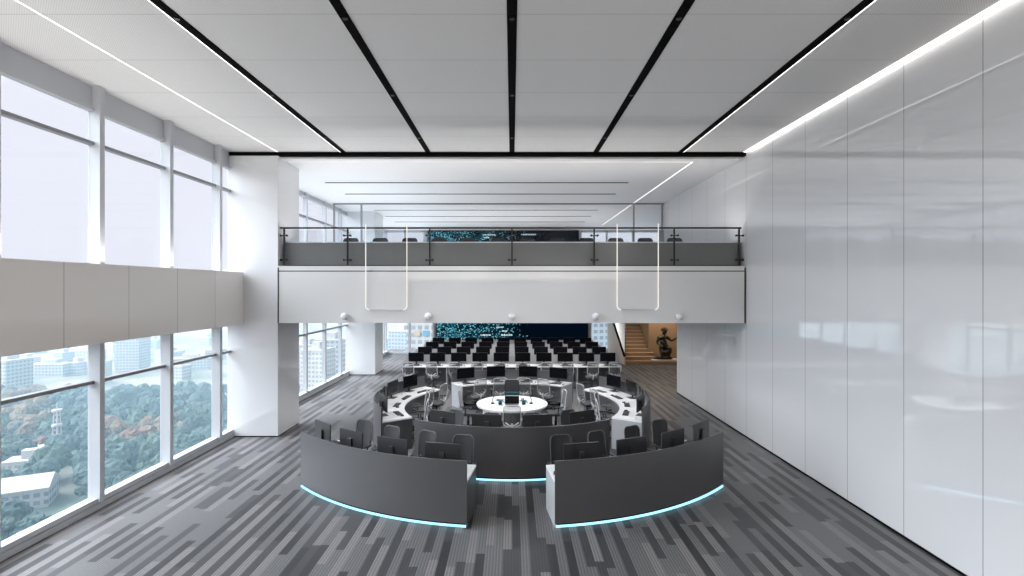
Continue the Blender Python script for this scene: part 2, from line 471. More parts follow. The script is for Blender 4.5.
for k, y in enumerate((17.0, 19.05, 23.0, 25.0, 27.1)):
    o = MB().span((-6.2, y-.045, ZM-.01), (3.86, y+.045, ZM+.004)).build('ceiling_slot', 'black')
    tag(o, '%s dark slot across the mezzanine ceiling, counting from the balcony' % sl[k], 'ceiling slot', 'slots in the mezzanine ceiling')

# dome fittings along the fascia
dm = empty('dome_light', (0, YF, 3.24))
d = MB().ball((0, -.045, 0), .095, (1, .8, 1)); d.build('dome', 'white', dm, smooth=True)
MB().cyl((0, .0, 0), (0, -.035, 0), .075, n=20).build('bracket', 'frame', dm, smooth=True)
K = Kind(dm)
dl = ['window end', 'second from the window end', 'middle', 'second from the wall end', 'wall end']
for k, x in enumerate((-4.47, -2.24, 0, 2.24, 4.47)):
    K.put((x, YF-.02, 3.24), 0, 'white dome on the lower edge of the mezzanine front, %s' % dl[k], 'dome light', 'white domes on the mezzanine front')

# glowing U-shaped lines of unknown source on the mezzanine front, built as added tubes
for s, nm in ((-1, 'window'), (1, 'white wall')):
    cx = s*3.36; hw = .55; zt, zb = 5.72, 3.42; rr = .10
    root = empty('glow_outline', (cx, YF-.06, zb))
    for q in (-1, 1):
        loc_child(MB().span((cx+q*hw-.011, YF-.068, zb+rr), (cx+q*hw+.011, YF-.045, zt)).build('glow_bar', 'led_soft'), root)
        pts = [(cx+q*(hw-rr+rr*math.cos(t)), YF-.06, zb+rr-rr*math.sin(t)) for t in [PI/2*j/6 for j in range(7)]]
        loc_child(MB().tube(pts, .014).build('glow_corner', 'led_soft'), root)
        loc_child(MB().span((cx+q*hw-.012, YF-.05, zb+.4), (cx+q*hw+.012, YF-.018, zb+.44)).build('clip', 'frame'), root)
    loc_child(MB().span((cx-hw+rr, YF-.07, zb-.010), (cx+hw-rr, YF-.05, zb+.010)).build('base_rail', 'frame'), root)
    tag(root, 'U-shaped glowing outline on the mezzanine front, on the %s side' % nm, 'light frame', 'glowing outlines on the mezzanine front')

# ------------------------------------------------------------------ balustrade
br = empty('glass_balustrade', (0, YF, Z1))
tag(br, 'glass balustrade with dark handrail and posts along the mezzanine edge', 'balustrade')
YR = YF+.12
px = [-6.18, -4.46, -2.23, 0, 2.23, 4.40, 6.16]
loc_child(MB().span((-6.27, YR-.03, 5.60), (6.20, YR+.03, 5.645)).build('handrail', 'blackmetal'), br)
loc_child(MB().span((-6.2, YR-.02, Z1), (6.2, YR+.02, Z1+.03)).build('bottom_channel', 'blackmetal'), br)
for x in px:
    p = loc_child(MB().span((x-.02, YR+.015, Z1), (x+.02, YR+.06, 5.60)).build('post', 'blackmetal'), br)
    for z in (4.76, 5.42):
        cl = MB().cyl((x-.10, YR+.02, z), (x+.10, YR+.02, z), .016, n=8)
        for q in (-1, 1): cl.cyl((x+q*.085, YR-.02, z), (x+q*.085, YR+.03, z), .03, n=12)
        c = cl.build('clamp', 'blackmetal', p)
for a, b in zip(px, px[1:]):
    loc_child(MB().span((a+.03, YR-.006, Z1+.03), (b-.03, YR+.006, 5.56)).build('glass_panel', 'rail_glass'), br)

# glass partition across the mezzanine
gp = empty('glass_partition', (0, 21.15, ZF)); struct(gp)
loc_child(MB().span((XL+.25, 21.14, ZF), (XR+.02, 21.16, ZM-.05)).build('pane', 'part_glass'), gp)
loc_child(MB().span((XL+.25, 21.11, ZM-.06), (XR+.02, 21.19, ZM)).build('top_rail', 'greyframe'), gp)
for x in (-7.35, -6.22, 5.03, 6.2):
    loc_child(MB().span((x-.03, 21.11, ZF), (x+.03, 21.19, ZM-.06)).build('mullion', 'greyframe'), gp)

# ------------------------------------------------------------------ desks
def curved_desk(name, a0, a1, ro, depth, label, ends=('panel', 'panel'), led=True):
    am = (a0+a1)/2
    x, y = ring(ro-depth/2, am)
    root = empty(name, (x, y, 0))
    def add(mb, n, mat, **k): return loc_child(mb.build(n, mat, **k), root)
    c = (0, CY)
    add(MB().arc(ro-.035, ro, .075, 1.12, a0, a1, c), 'front_panel', 'panel', smooth=True)
    ep = R(.35)
    add(MB().arc(ro-depth, ro-.04, .745, .785, a0, a1, c), 'desktop', 'desktop', smooth=True)
    add(MB().arc(ro-.30, ro-.10, 0, .075, a0+ep, a1-ep, c), 'plinth', 'black')
    if led: add(MB().arc(ro-.02, ro+.006,   .014, .046, a0+ep*.5, a1-ep*.5, c), 'light_strip', 'led_cool', smooth=True)
    t = .03/(ro-depth)
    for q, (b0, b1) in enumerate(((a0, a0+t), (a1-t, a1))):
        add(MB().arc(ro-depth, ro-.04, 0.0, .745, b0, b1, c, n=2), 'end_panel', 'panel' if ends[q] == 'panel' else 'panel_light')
    add(MB().arc(ro-.14, ro-.12, .08, .745, a0+t, a1-t, c), 'modesty_panel', 'panel_light', smooth=True)
    return tag(root, label, 'desk', 'curved desks of the control ring')
RO, RI, DP = 5.88, 3.75, .80
AO0, AO1 = R(7.0), R(46.2)
curved_desk('curved_desk', -AO1, -AO0-R(.35), RO, DP, 'large front curved grey desk on the window side of the aisle', ('panel', 'panel'))  # dark grey of the aisle end panel stands for the shade on it
curved_desk('curved_desk', AO0, AO1, RO, DP, 'large front curved grey desk on the white wall side of the aisle', ('panel_light', 'panel'))
curved_desk('curved_desk', -R(34.4), R(34.4), RI+.04, DP, 'curved grey desk between the two front desks and the round table')
curved_desk('curved_desk', -R(130), -R(57.3), RI, DP, 'curved white-topped desk on the window side of the round table', ('panel_light', 'panel'), False)
curved_desk('curved_desk', R(57.3), R(130), RI, DP, 'curved white-topped desk on the white wall side of the round table', ('panel_light', 'panel_light'), False)
curved_desk('curved_desk', R(180-33.6), R(180+33.6), RI, DP, 'curved desk with pale end panels behind the round table', ('panel_light', 'panel_light'), False)

# long straight rows
ROWY = [20.95+2.17*k for k in range(4)]
PITCH = .894
rown = ['first', 'second', 'third', 'fourth']
for k, y in enumerate(ROWY):
    root = empty('long_desk', (0, y+.4, 0))
    def add(mb, n, mat): return loc_child(mb.build(n, mat), root)
    hw = 4.49
    add(MB().span((-hw, y, .745), (hw, y+.8, .785)), 'desktop', 'desktop')
    add(MB().span((-hw, y+.80, .05), (hw, y+.83, 1.165-.012*k)), 'back_panel', 'panel_light')
    add(MB().span((-hw, y+.62, .05), (hw, y+.64, .745)), 'modesty_panel', 'panel')
    for x in [-hw+.015+j*(2*hw-.03)/5 for j in range(6)]:
        add(MB().span((x-.015, y+.03, 0), (x+.015, y+.8, .745)), 'leg_panel', 'panel_light')
    tag(root, '%s long white desk row from the round table, facing the big screen' % rown[k], 'desk', 'long desk rows')

# mezzanine desk; its grey front stands in for tinted lower balustrade glass
root = empty('balcony_desk', (0, 14.75, ZF))
loc_child(MB().span((-6.26, 13.98, 5.235), (6.26, 14.62, 5.262)).build('desktop', 'desktop'), root)
loc_child(MB().span((-6.26, 14.0, ZF), (6.26, 14.03, 5.235)).build('front_panel', 'tint_front'), root)
for x in [-6.1+12.25*j/6 for j in range(7)]:
    loc_child(MB().span((x-.02, 14.03, ZF), (x+.02, 14.6, 5.235)).build('leg_panel', 'panel_light'), root)
tag(root, 'long mezzanine desk whose grey front stands in for tinted lower balustrade glass', 'desk')

# ------------------------------------------------------------------ round table
TZ = .75
rt = empty('round_table', (0, 14.48, 0))
tt = MB().cyl((0, 0, TZ-.045), (0, 0, TZ), 1.0, n=72).build('tabletop', 'desktop', rt, smooth=True)
for a0, a1 in ((R(22), R(75)), (R(-75), R(-22)), (R(105), R(158)), (R(-158), R(-105))):
    lg = MB().arc(.80, .84, 0, TZ-.045, a0, a1).build('leg_panel', 'desktop', rt, smooth=True)
    am = (a0+a1)/2
    x, y = .835*math.sin(am), -.835*math.cos(am)
    MB().cyl((x, y, .60), (x*1.012, y*1.012, .60), .028, n=14).build('cable_port', 'black', lg)
MB().cyl((0, 0, 0), (0, 0, TZ-.045), .45, n=40).build('core', 'panel', rt, smooth=True)
tag(rt, 'round white table at the centre of the ring of desks', 'table')

# ------------------------------------------------------------------ monitor, keyboard, mouse
def rounded_rect(w, h, r, n=4):
    pts = []
    for cx, cy, a in ((w/2-r, h/2-r, 0), (-w/2+r, h/2-r, PI/2), (-w/2+r, -h/2+r, PI), (w/2-r, -h/2+r, 1.5*PI)):
        for i in range(n+1): t = a+PI/2*i/n; pts.append((cx+r*math.cos(t), cy+r*math.sin(t)))
    return pts
def slab_y(mb, poly, y0, y1, zc):     # extrude an (x,z) outline along y
    a = [mb.bm.verts.new((x, y0, z+zc)) for x, z in poly]; b = [mb.bm.verts.new((x, y1, z+zc)) for x, z in poly]
    n = len(poly)
    mb.bm.faces.new(a); mb.bm.faces.new(b[::-1])
    for i in range(n): mb.bm.faces.new((a[i], b[i], b[(i+1) % n], a[(i+1) % n]))
    return mb
mon = empty('monitor')                 # origin on the desk, viewer sits at -Y
W, H = .65, .372
hs = slab_y(MB(), rounded_rect(W, H, .012), -.012, .014, .315); hs.build('housing', 'monback', mon)
slab_y(MB(), rounded_rect(W-.02, H-.03, .004), -.0145, -.0115, .32).build('screen', 'screen_off', mon)
st = MB().span((-.045, .014, .10), (.045, .05, .36), .008); st.span((-.035, .03, .012), (.035, .06, .20), .006)
st.build('stand', 'plastic', mon)
b = MB().span((-.13, -.09, 0), (.13, .12, .012), .004); b.build('foot', 'plastic', mon)
KM = Kind(mon)
kb = empty('keyboard')
MB().span((-.215, -.075, 0), (.215, .075, .016), .005).build('case', 'plastic', kb)
ks = MB()
for r_ in range(5):
    for c_ in range(14): ks.box((-.195+.03*c_, -.055+.0275*r_, .019), (.024, .021, .008))
ks.build('keys', 'key', kb)
KK = Kind(kb)
mo = empty('computer_mouse')
MB().ball((0, 0, .012), .05, (.62, 1, .42), 14, 8).build('body', 'plastic', mo, smooth=True)
MB().box((0, .02, .030), (.006, .018, .010)).build('wheel', 'key', mo)
KO = Kind(mo)
nb = empty('notepad')
MB().span((-.105, -.148, 0), (.105, .148, .008)).build('pages', 'paper', nb)
MB().span((-.105, .125, .008), (.105, .148, .011)).build('binding', 'panel_light', nb)
KN = Kind(nb)

# ------------------------------------------------------------------ office chair
def make_chair(name, mesh_mat, frame_mat, seat_mat, frame_r=.011, back_h=.52, back_w=.222):
    t = empty(name)
    # seat
    s = MB(); s.prism([(x, y+.02) for x, y in rounded_rect(.47, .45, .09)], .445, .50)
    s.build('seat', seat_mat, t, bevel=.015)
    MB().span((-.16, -.13, .40), (.16, .15, .446), .015).build('mechanism', 'plastic', t)
    # back: curved slightly, rounded corners, leaning back
    def bp(x, z):       # z over the back 0..1
        return Vector((x, -.225-.075*z + .06*(abs(x)/.22)**2*.6, .57+back_h*z))
    out = rounded_rect(.43, 1.0, .10, 5)
    nx, nz = 8, 10
    def hwid(z, full, rad):
        e = min(z, 1-z)*.54
        return full if e >= rad else full-rad+math.sqrt(max(0, rad**2-(rad-e)**2))
    zs = [0, .008, .03, .065, .11, .17]; zs = zs+[.3, .42, .58, .7]+[1-q for q in zs[::-1]]
    nx = 8
    bm = MB(); grid = []
    for z in zs:
        w_ = hwid(z, back_w-.003, .09)
        grid.append([bm.bm.verts.new(bp(-w_+2*w_*i/nx, z)) for i in range(nx+1)])
    for j in range(len(zs)-1):
        for i in range(nx): bm.bm.faces.new((grid[j][i], grid[j][i+1], grid[j+1][i+1], grid[j+1][i]))
    bk = bm.build('backrest', mesh_mat, t, smooth=True)
    so = bk.modifiers.new('thick', 'SOLIDIFY'); so.thickness = .006
    rim = [(hwid(z, back_w, .09), z) for z in zs]
    loop = [bp(x, z) for x, z in rim]+[bp(-x, z) for x, z in rim[::-1]]
    MB().tube(loop, frame_r, 8, True).build('back_frame', frame_mat, bk, smooth=True)
    # spine and lower yoke
    sp_ = MB().tube([(0, -.10, .42), (0, -.24, .44), (0, -.275, .54), (0, -.265, .64)], .024)
    sp_.tube([(-.17, -.215, .66), (-.08, -.255, .60), (0, -.272, .58), (.08, -.255, .60), (.17, -.215, .66)], .014)
    sp_.build('spine', frame_mat, t, smooth=True)
    for q in (-1, 1):
        a = MB().tube([(q*.18, 0, .43), (q*.265, -.01, .46), (q*.275, -.02, .66)], .017)
        a.span((q*.275-.035, -.14, .655), (q*.275+.035, .12, .685), .01)
        a.build('armrest', 'plastic', t, smooth=True)
    MB().cyl((0, 0, .10), (0, 0, .40), .028, n=14).cyl((0, 0, .10), (0, 0, .26), .04, n=14).build('gas_lift', 'plastic', t, smooth=True)
    f = MB(); f.cyl((0, 0, .07), (0, 0, .12), .05, n=14)
    for k in range(5):
        a = 2*PI*k/5+.3; c, s_ = math.cos(a), math.sin(a)
        f.tube([(.03*c, .03*s_, .10), (.18*c, .18*s_, .085), (.30*c, .30*s_, .065)], .02, 6)
        f.cyl((.30*c-.022*s_, .30*s_+.022*c, .03), (.30*c+.022*s_, .30*s_-.022*c, .03), .03, n=12)
    f.build('star_base', 'plastic', t, smooth=True)
    return t
KC = Kind(make_chair('office_chair', 'chairmesh', 'chairframe', 'seatfab'))
KF = Kind(make_chair('office_chair', 'chairfab', 'chairframe_dark', 'seatfab', .010, .57, .21))
KD = Kind(make_chair('office_chair', 'darkchair', 'blackmetal', 'darkchair'))

def put_ring(kind, r, a, z, label, cat, group, twist=0, side=0):
    x, y = ring(r, a)
    x += side*math.cos(a); y += side*math.sin(a)
    return kind.put((x, y, z), a+PI+twist, label, cat, group)

DZ = .785
on = ['nearest the aisle', 'second from the aisle', 'third from the aisle', 'farthest from the aisle']
for s, nm in ((-1, 'window-side'), (1, 'wall-side')):
    for k, ad in enumerate((12.7, 23.1, 33.7, 44.0)):
        a = s*R(ad)
        put_ring(KM, 5.52, a, DZ, 'black monitor seen from behind on the %s front curved desk, %s' % (nm, on[k]), 'monitor', 'monitors on the front curved desks')
        tw = (0, .12, -.05, -.35)[k]*s
        put_ring(KF, 4.74+(.02, -.02, .03, .06)[k], a-s*.01, 0, 'grey office chair at the %s front curved desk, %s' % (nm, on[k]), 'office chair', 'chairs at the front curved desks', tw)
        put_ring(KK, 5.22, a, DZ, 'dark keyboard on the %s front curved desk, %s' % (nm, on[k]), 'keyboard', 'keyboards')
po = ['window-end', 'second from the window end', 'second from the wall end', 'wall-end']
for k, ad in enumerate((-27, -9.2, 9.2, 27)):
    a = R(ad)
    lab = ['window end', 'second from the window end', 'second from the wall end', 'wall end'][k]
    put_ring(KM, 3.40, a, DZ, 'monitor on the desk in front of the round table, %s' % lab, 'monitor', 'monitors on the inner ring')
    put_ring(KF, 2.96, a*1.07, 0, 'office chair behind the desk in front of the round table, %s' % lab, 'office chair', 'chairs inside the ring')
    a2 = PI - a
    put_ring(KM, 3.48, a2, DZ, 'black monitor on the curved desk behind the round table, %s' % lab, 'monitor', 'monitors on the inner ring')
    put_ring(KK, 3.18, a2, DZ, 'keyboard on the curved desk behind the round table, %s' % lab, 'keyboard', 'keyboards')
    put_ring(KO, 3.16, a2, DZ, 'mouse on the curved desk behind the round table, %s' % lab, 'computer mouse', 'computer mice', 0, -.30)
    put_ring(KN, 3.20, a2, DZ, 'notepad on the curved desk behind the round table, %s' % lab, 'notepad', 'notepads', 0, .36)
    put_ring(KC, 2.50, a2, 0, 'mesh chair at the curved desk behind the round table, %s' % lab, 'office chair', 'chairs inside the ring', (.1, -.05, .05, -.12)[k])
sn = ['nearest the camera', 'second from the near end', 'second from the far end', 'farthest from the camera']
for s, nm in ((-1, 'window-side'), (1, 'wall-side')):
    for k, ad in enumerate((66.8, 84.6, 102.2, 119.6)):
        a = s*R(ad)
        tail = 'on the %s curved desk beside the round table, %s' % (nm, sn[k])
        put_ring(KM, 3.54, a-s*R((0, 1, 2, 3)[k]), DZ, 'black monitor '+tail, 'monitor', 'monitors on the inner ring', s*(-.12, .0, .05, .05)[k])
        put_ring(KK, 3.17, a, DZ, 'dark keyboard '+tail, 'keyboard', 'keyboards', (.1, -.08, .05, 0)[k])
        put_ring(KO, 3.12, a, DZ, 'mouse '+tail, 'computer mouse', 'computer mice', 0, .29)
        put_ring(KN, 3.36, a, DZ, 'white notepad '+tail, 'notepad', 'notepads', .2, -.42)
        put_ring(KC, 2.64+(.05, -.05, .02, .0)[k], a, 0, 'office chair '+tail.replace('on the', 'at the'), 'office chair', 'chairs inside the ring', (.3, -.25, .2, -.1)[k]*s)
ordn = ['window-end', 'second', 'third', 'fourth', 'fifth', 'sixth', 'seventh', 'eighth', 'ninth', 'wall-end']
def nth(i): return 'at the window end' if i == 0 else ('at the wall end' if i == 9 else '%s from the window end' % ordn[i])
for r_, y in enumerate(ROWY):
    for i in range(10):
        x = (i-4.5)*PITCH
        tail = '%s long desk row, %s' % (rown[r_], nth(i))
        KM.put((x, y+.55, DZ), 0, 'black monitor on the '+tail, 'monitor', 'monitors on the long desk rows')
        if r_ == 0:
            KK.put((x-.02, y+.22, DZ), 0, 'keyboard on the '+tail, 'keyboard', 'keyboards')
            KO.put((x+.27, y+.22, DZ), 0, 'mouse on the '+tail, 'computer mouse', 'computer mice')
            KN.put((x+.40, y+.27, DZ), 0, 'white notepad on the '+tail, 'notepad', 'notepads')
            KC.put((x+random.uniform(-.04, .04), y-.70, 0), random.uniform(-.15, .15), 'pale framed mesh chair at the '+tail, 'office chair', 'chairs at the first long desk row')
# round table chairs
KC.put((0, 12.93, 0), 0, 'pale framed office chair at the near side of the round table', 'office chair', 'chairs around the round table')
KC.put((-1.24, 14.5, 0), -PI/2-.12, 'office chair at the window side of the round table', 'office chair', 'chairs around the round table')
KC.put((1.24, 14.5, 0), PI/2+.12, 'office chair at the wall side of the round table', 'office chair', 'chairs around the round table')
KD.put((0, 15.95, 0), PI, 'black office chair at the far side of the round table', 'office chair', 'chairs around the round table')
cu = empty('cushion', (0, 16.06, .503))
c = MB().span((-.21, -.05, 0), (.21, .05, .24), .04).build('pad', 'teal', cu)
MB().tube([(-.2, -.05, .02), (-.2, -.05, .22), (.2, -.05, .22), (.2, -.05, .02)], .006, 6, True).build('piping', 'teal', cu, smooth=True)
tag(cu, 'teal cushion leaning in the black chair behind the round table', 'cushion')
# mezzanine chairs
for i in range(12):
    x = -4.85+.886*i
    lab = 'at the window end' if i == 0 else ('at the wall end' if i == 11 else ['', 'second', 'third', 'fourth', 'fifth', 'sixth', 'seventh', 'eighth', 'ninth', 'tenth', 'eleventh'][i]+' from the window end')
    KD.put((x, 15.16, ZF-.09), PI, 'dark chair behind the mezzanine desk, %s' % lab, 'office chair', 'chairs behind the mezzanine desk')

# ------------------------------------------------------------------ on the round table
lp = empty('laptop', (0, 14.30, TZ))
MB().span((-.19, -.26, 0), (.19, 0, .016), .004).build('base', 'panel_light', lp)
ks = MB()
for r_ in range(5):
    for c_ in range(12): ks.box((-.155+.028*c_, -.145+.026*r_, .018), (.023, .021, .005))
ks.build('keys', 'key', lp)
lid = slab_y(MB(), rounded_rect(.40, .22, .012), -.006, .006, .11).build('lid', 'monback', lp)
slab_y(MB(), rounded_rect(.385, .20, .004), -.008, -.005, .112).build('screen', 'screen_off', lid)
lid.location = (0, .0, .012); lid.rotation_euler = (-R(12), 0, 0)
tag(lp, 'open laptop with black screen on the round table', 'laptop')
for s, nm in ((-1, 'window'), (1, 'wall')):
    g = empty('gooseneck_microphone', (s*.54, 14.40, TZ))
    MB().cyl((0, 0, 0), (0, 0, .03), .055, .045, n=20).build('foot', 'blackmetal', g, smooth=True)
    MB().tube([(0, 0, .02), (0, 0, .12), (-s*.03, .04, .24), (-s*.07, .10, .34), (-s*.12, .17, .40)], .009, 8).build('gooseneck', 'blackmetal', g, smooth=True)
    MB().cyl((-s*.11, .16, .395), (-s*.15, .22, .42), .016, n=12).build('microphone_head', 'blackmetal', g, smooth=True)
    tag(g, 'black gooseneck microphone on the round table, on the %s side of the laptop' % nm, 'microphone', 'microphones')
    pl = empty('potted_plant', (s*.33, 14.30, TZ))
    MB().cyl((0, 0, 0), (0, 0, .06), .045, .06, n=16).build('pot', 'plastic', pl, smooth=True)
    lf = MB()
    for k in range(18):
        a = 2*PI*k/18+random.uniform(-.2, .2); ln = random.uniform(.12, .24); up = random.uniform(.0, .11)
        p0 = Vector((0, 0, .055)); p2 = Vector((ln*math.cos(a), ln*math.sin(a), .05+up)); mid = (p0+p2)/2+Vector((0, 0, .05))
        w = Vector((-math.sin(a), math.cos(a), 0))*.022
        v = [lf.bm.verts.new(q) for q in (p0, mid-w, p2, mid+w)]
        lf.bm.faces.new(v)
    q = lf.build('leaves', 'leaf', pl); q.modifiers.new('t', 'SOLIDIFY').thickness = .004
    tag(pl, 'low teal-leaved plant beside the laptop, on the %s side of the round table' % nm, 'plant', 'plants on the round table')
ph = empty('speaker_puck', (*ring(5.55, R(8.0)), DZ))
MB().cyl((0, 0, 0), (0, 0, .045), .06, .05, n=24).build('body', 'plastic', ph, smooth=True)
MB().cyl((0, 0, .045), (0, 0, .05), .03, n=20).build('button', 'key', ph, smooth=True)
tag(ph, 'small black puck on the aisle end of the wall-side front desk', 'speaker')

# ------------------------------------------------------------------ big displays
def display(x0, x1, z0, z1, label, bars):
    cx = (x0+x1)/2
    r = empty('display_screen', (cx, YB, (z0+z1)/2))
    MB().span((x0-cx-.05, -.10, z0-(z0+z1)/2-.05), (x1-cx+.05, -.002, z1-(z0+z1)/2+.05)).build('housing', 'black', r)
    MB().span((x0-cx, -.115, z0-(z0+z1)/2), (x1-cx, -.101, z1-(z0+z1)/2)).build('screen', 'screen_on', r)
    t = MB()
    for (bx, bz, n, h) in bars:
        x = bx
        for k in range(n):
            w = random.uniform(.05, .12)
            t.span((x, -.121, bz-h/2*random.uniform(.6, 1)), (x+w, -.116, bz+h/2*random.uniform(.6, 1)))
            x += w+.03
    t.build('caption', 'text', r)
    return tag(r, label, 'screen', 'large wall displays')
# captions are only illegible rows of bright marks in the photograph
display(-4.54, 4.54, .62, 2.95, 'large cyan-speckled display on the far wall below the mezzanine',
        [(-.95, -.15, 5, .09), (-.60, -.38, 3, .10), (-1.9, -.62, 6, .10), (-.65, -.62, 6, .10)])
display(-5.05, 3.98, 4.9, 7.42, 'large cyan-speckled display on the far wall above the mezzanine',
        [(-1.15, 1.05, 6, .09), (-1.15, .88, 3, .09), (1.1, 1.07, 8, .09)])

# ------------------------------------------------------------------ stair alcove
struct(MB().span((5.9, 26.62, 0), (XO, 27.75, .18)).build('stair_landing', 'wood'))
stp = empty('staircase', (6.6, 27.2, .18))
for k in range(13):
    y = 27.2+.28*k; zt = .18+.175*(k+1); xl = .2222*y
    xr = 7.62 if k < 2 else 7.41
    s = MB().prism([(xl, y), (xr, y), (xr, y+.28), (xl, y+.28)], max(.18, zt-.40), zt-.03); 
    st_ = loc_child(s.build('step', 'wood'), stp)
    tr = MB().prism([(xl-.0, y-.025), (xr, y-.025), (xr, y+.28), (xl, y+.28)], zt-.03, zt).build('tread', 'lightwood', st_)
    tr.matrix_parent_inverse = Matrix.Identity(4)
tag(stp, 'wooden staircase rising beside the bronze sculpture', 'staircase')
struct(MB().span((7.42, 27.76, 0), (7.52, 33.2, Z0)).build('wall_stair', 'wood'))
struct(MB().span((7.52, 27.78, 0), (XO, 27.9, Z0)).build('wall_niche', 'wood'))
o = MB().prism_x([(26.64, 0), (26.64, .42), (29.6, 2.02), (30.9, 2.75), (30.9, 0)], 5.80, 5.89).build('stair_parapet', 'beige')
MB().prism_x([(26.62, .42), (26.62, .47), (30.9, 2.80), (30.9, 2.75)], 5.79, 5.90).build('coping', 'black', o)
tag(o, 'sloping pale parapet beside the wooden staircase', 'parapet')

# bronze sculpture of a crouching, reaching figure
def skin_figure(name, chains, mat, parent, sub=2):
    verts = []; edges = []; rad = []; idx = {}
    for ch in chains:
        prev = None
        for key, p, r in ch:
            if key in idx: i = idx[key]
            else: i = len(verts); verts.append(p); rad.append(r); idx[key] = i
            if prev is not None: edges.append((prev, i))
            prev = i
    me = bpy.data.meshes.new(name); me.from_pydata(verts, edges, []); me.update()
    o = bpy.data.objects.new(name, me); col.objects.link(o)
    o.parent = parent
    o.modifiers.new('skin', 'SKIN')
    sv = me.skin_vertices[0].data
    for i, r in enumerate(rad):
        sv[i].radius = (r, r) if not isinstance(r, tuple) else r
        sv[i].use_root = (i == 0)
    s = o.modifiers.new('sub', 'SUBSURF'); s.levels = sub; s.render_levels = sub
    dg = bpy.context.evaluated_depsgraph_get()
    nm = bpy.data.meshes.new_from_object(o.evaluated_get(dg))
    o.modifiers.clear(); o.data = nm
    nm.materials.clear(); nm.materials.append(M[mat])
    for p in nm.polygons: p.use_smooth = True
    return o
sx, sy = 8.08, 27.2
stt = empty('sculpture', (sx, sy, .18)); stt.scale = (1.15, 1.1, 1.08)
MB().span((-.62, -.30, 0), (.75, .32, .05), .01).build('base_slab', 'stonewhite', stt)
MB().prism([(-.34+.62*math.cos(t)*.7+.3, .24*math.sin(t)) for t in [2*PI*k/18 for k in range(18)]], .05, .14).build('rock', 'bronze', stt, bevel=.02)
fig = skin_figure('figure', [
    [('pel', (0, 0, .62), .17), ('wai', (-.03, -.02, .82), .145), ('che', (-.06, -.03, 1.02), (.19, .15)), ('shd', (-.06, -.03, 1.15), (.13, .11)), ('nek', (-.03, -.05, 1.25), .065), ('hd0', (.0, -.08, 1.36), .11), ('hd1', (.01, -.09, 1.46), .115), ('hd2', (.0, -.07, 1.55), .06)],
    [('pel', 0, 0), ('lh', (-.13, -.02, .56), .13), ('lk', (-.18, -.22, .40), .095), ('la', (-.10, -.02, .17), .06), ('lf', (-.16, -.20, .16), .045)],
    [('pel', 0, 0), ('rh', (.13, -.03, .56), .13), ('rk', (.26, -.20, .58), .095), ('ra', (.17, -.14, .20), .06), ('rf', (.22, -.30, .17), .045)],
    [('shd', 0, 0), ('ls', (-.25, -.01, 1.10), .09), ('le', (-.34, -.04, .86), .065), ('lw', (-.20, -.20, .72), .05), ('lhn', (-.11, -.24, .70), .045)],
    [('shd', 0, 0), ('rs', (.15, -.05, 1.10), .085), ('re', (.30, -.14, .94), .06), ('rw', (.46, -.18, 1.06), .045), ('rhn', (.53, -.20, 1.11), .042)],
], 'bronze', stt)
hr = MB()
for k in range(26):
    a = random.uniform(0, 2*PI); e = random.uniform(.0, 1.2)
    hr.ball((.0+.13*math.cos(a)*math.cos(e), -.06+.12*math.sin(a)*math.cos(e), 1.45+.13*math.sin(e)), .048, u=8, v=6)
hr.build('hair', 'bronze', stt, smooth=True)
fc = MB().ball((.0, -.185, 1.42), .02, (1, 1.3, 1.6), 8, 6).ball((-.04, -.172, 1.45), .016, u=8, v=6).ball((.045, -.172, 1.45), .016, u=8, v=6)
fc.build('face', 'bronze', stt, smooth=True)
fl = MB()
for k in range(9):
    a = 2*PI*k/9; fl.tube([(.53, -.2, 1.11), (.58+.05*math.cos(a), -.2+.05*math.sin(a), 1.17), (.64+.11*math.cos(a), -.2+.08*math.sin(a), 1.18+.06*math.sin(a))], .013, 6)
fl.build('sprig', 'bronze', stt, smooth=True)
dr = MB()
for k in range(7):
    t = k/6; dr.tube([(-.22+.42*t, -.20-.05*math.sin(t*PI), .60), (-.2+.40*t, -.26-.06*math.sin(t*PI), .42), (-.16+.36*t, -.22, .20)], .04, 8)
dr.build('drapery', 'bronze', stt, smooth=True)
tag(stt, 'dark bronze crouching figure with an outstretched arm on the wooden landing', 'sculpture')

# ------------------------------------------------------------------ outside: park and city
GZ = -85.0
def gpt(px, py, z=GZ):
    y = (CAM-z)*512/(py-288); return ((px-512)*y/512, y)
gm, nt, out = new_mat('park_ground')
tc = nt.nodes.new('ShaderNodeTexCoord'); nz = nt.nodes.new('ShaderNodeTexNoise'); nz.inputs['Scale'].default_value = .02; nz.inputs['Detail'].default_value = 6
nt.links.new(tc.outputs['Object'], nz.inputs['Vector'])
rp = nt.nodes.new('ShaderNodeValToRGB')
rp.color_ramp.elements[0].position = .4; rp.color_ramp.elements[0].color = (.035, .06, .045, 1)
rp.color_ramp.elements[1].position = .62; rp.color_ramp.elements[1].color = (.20, .19, .16, 1)
nt.links.new(nz.outputs[0], rp.inputs[0])
bb = nt.nodes.new('ShaderNodeBsdfPrincipled'); bb.inputs['Roughness'].default_value = .9
nt.links.new(rp.outputs[0], bb.inputs['Base Color']); nt.links.new(bb.outputs[0], out.inputs[0])
struct(MB().span((-2600, -200, GZ-1), (900, 3200, GZ)).build('ground', gm))

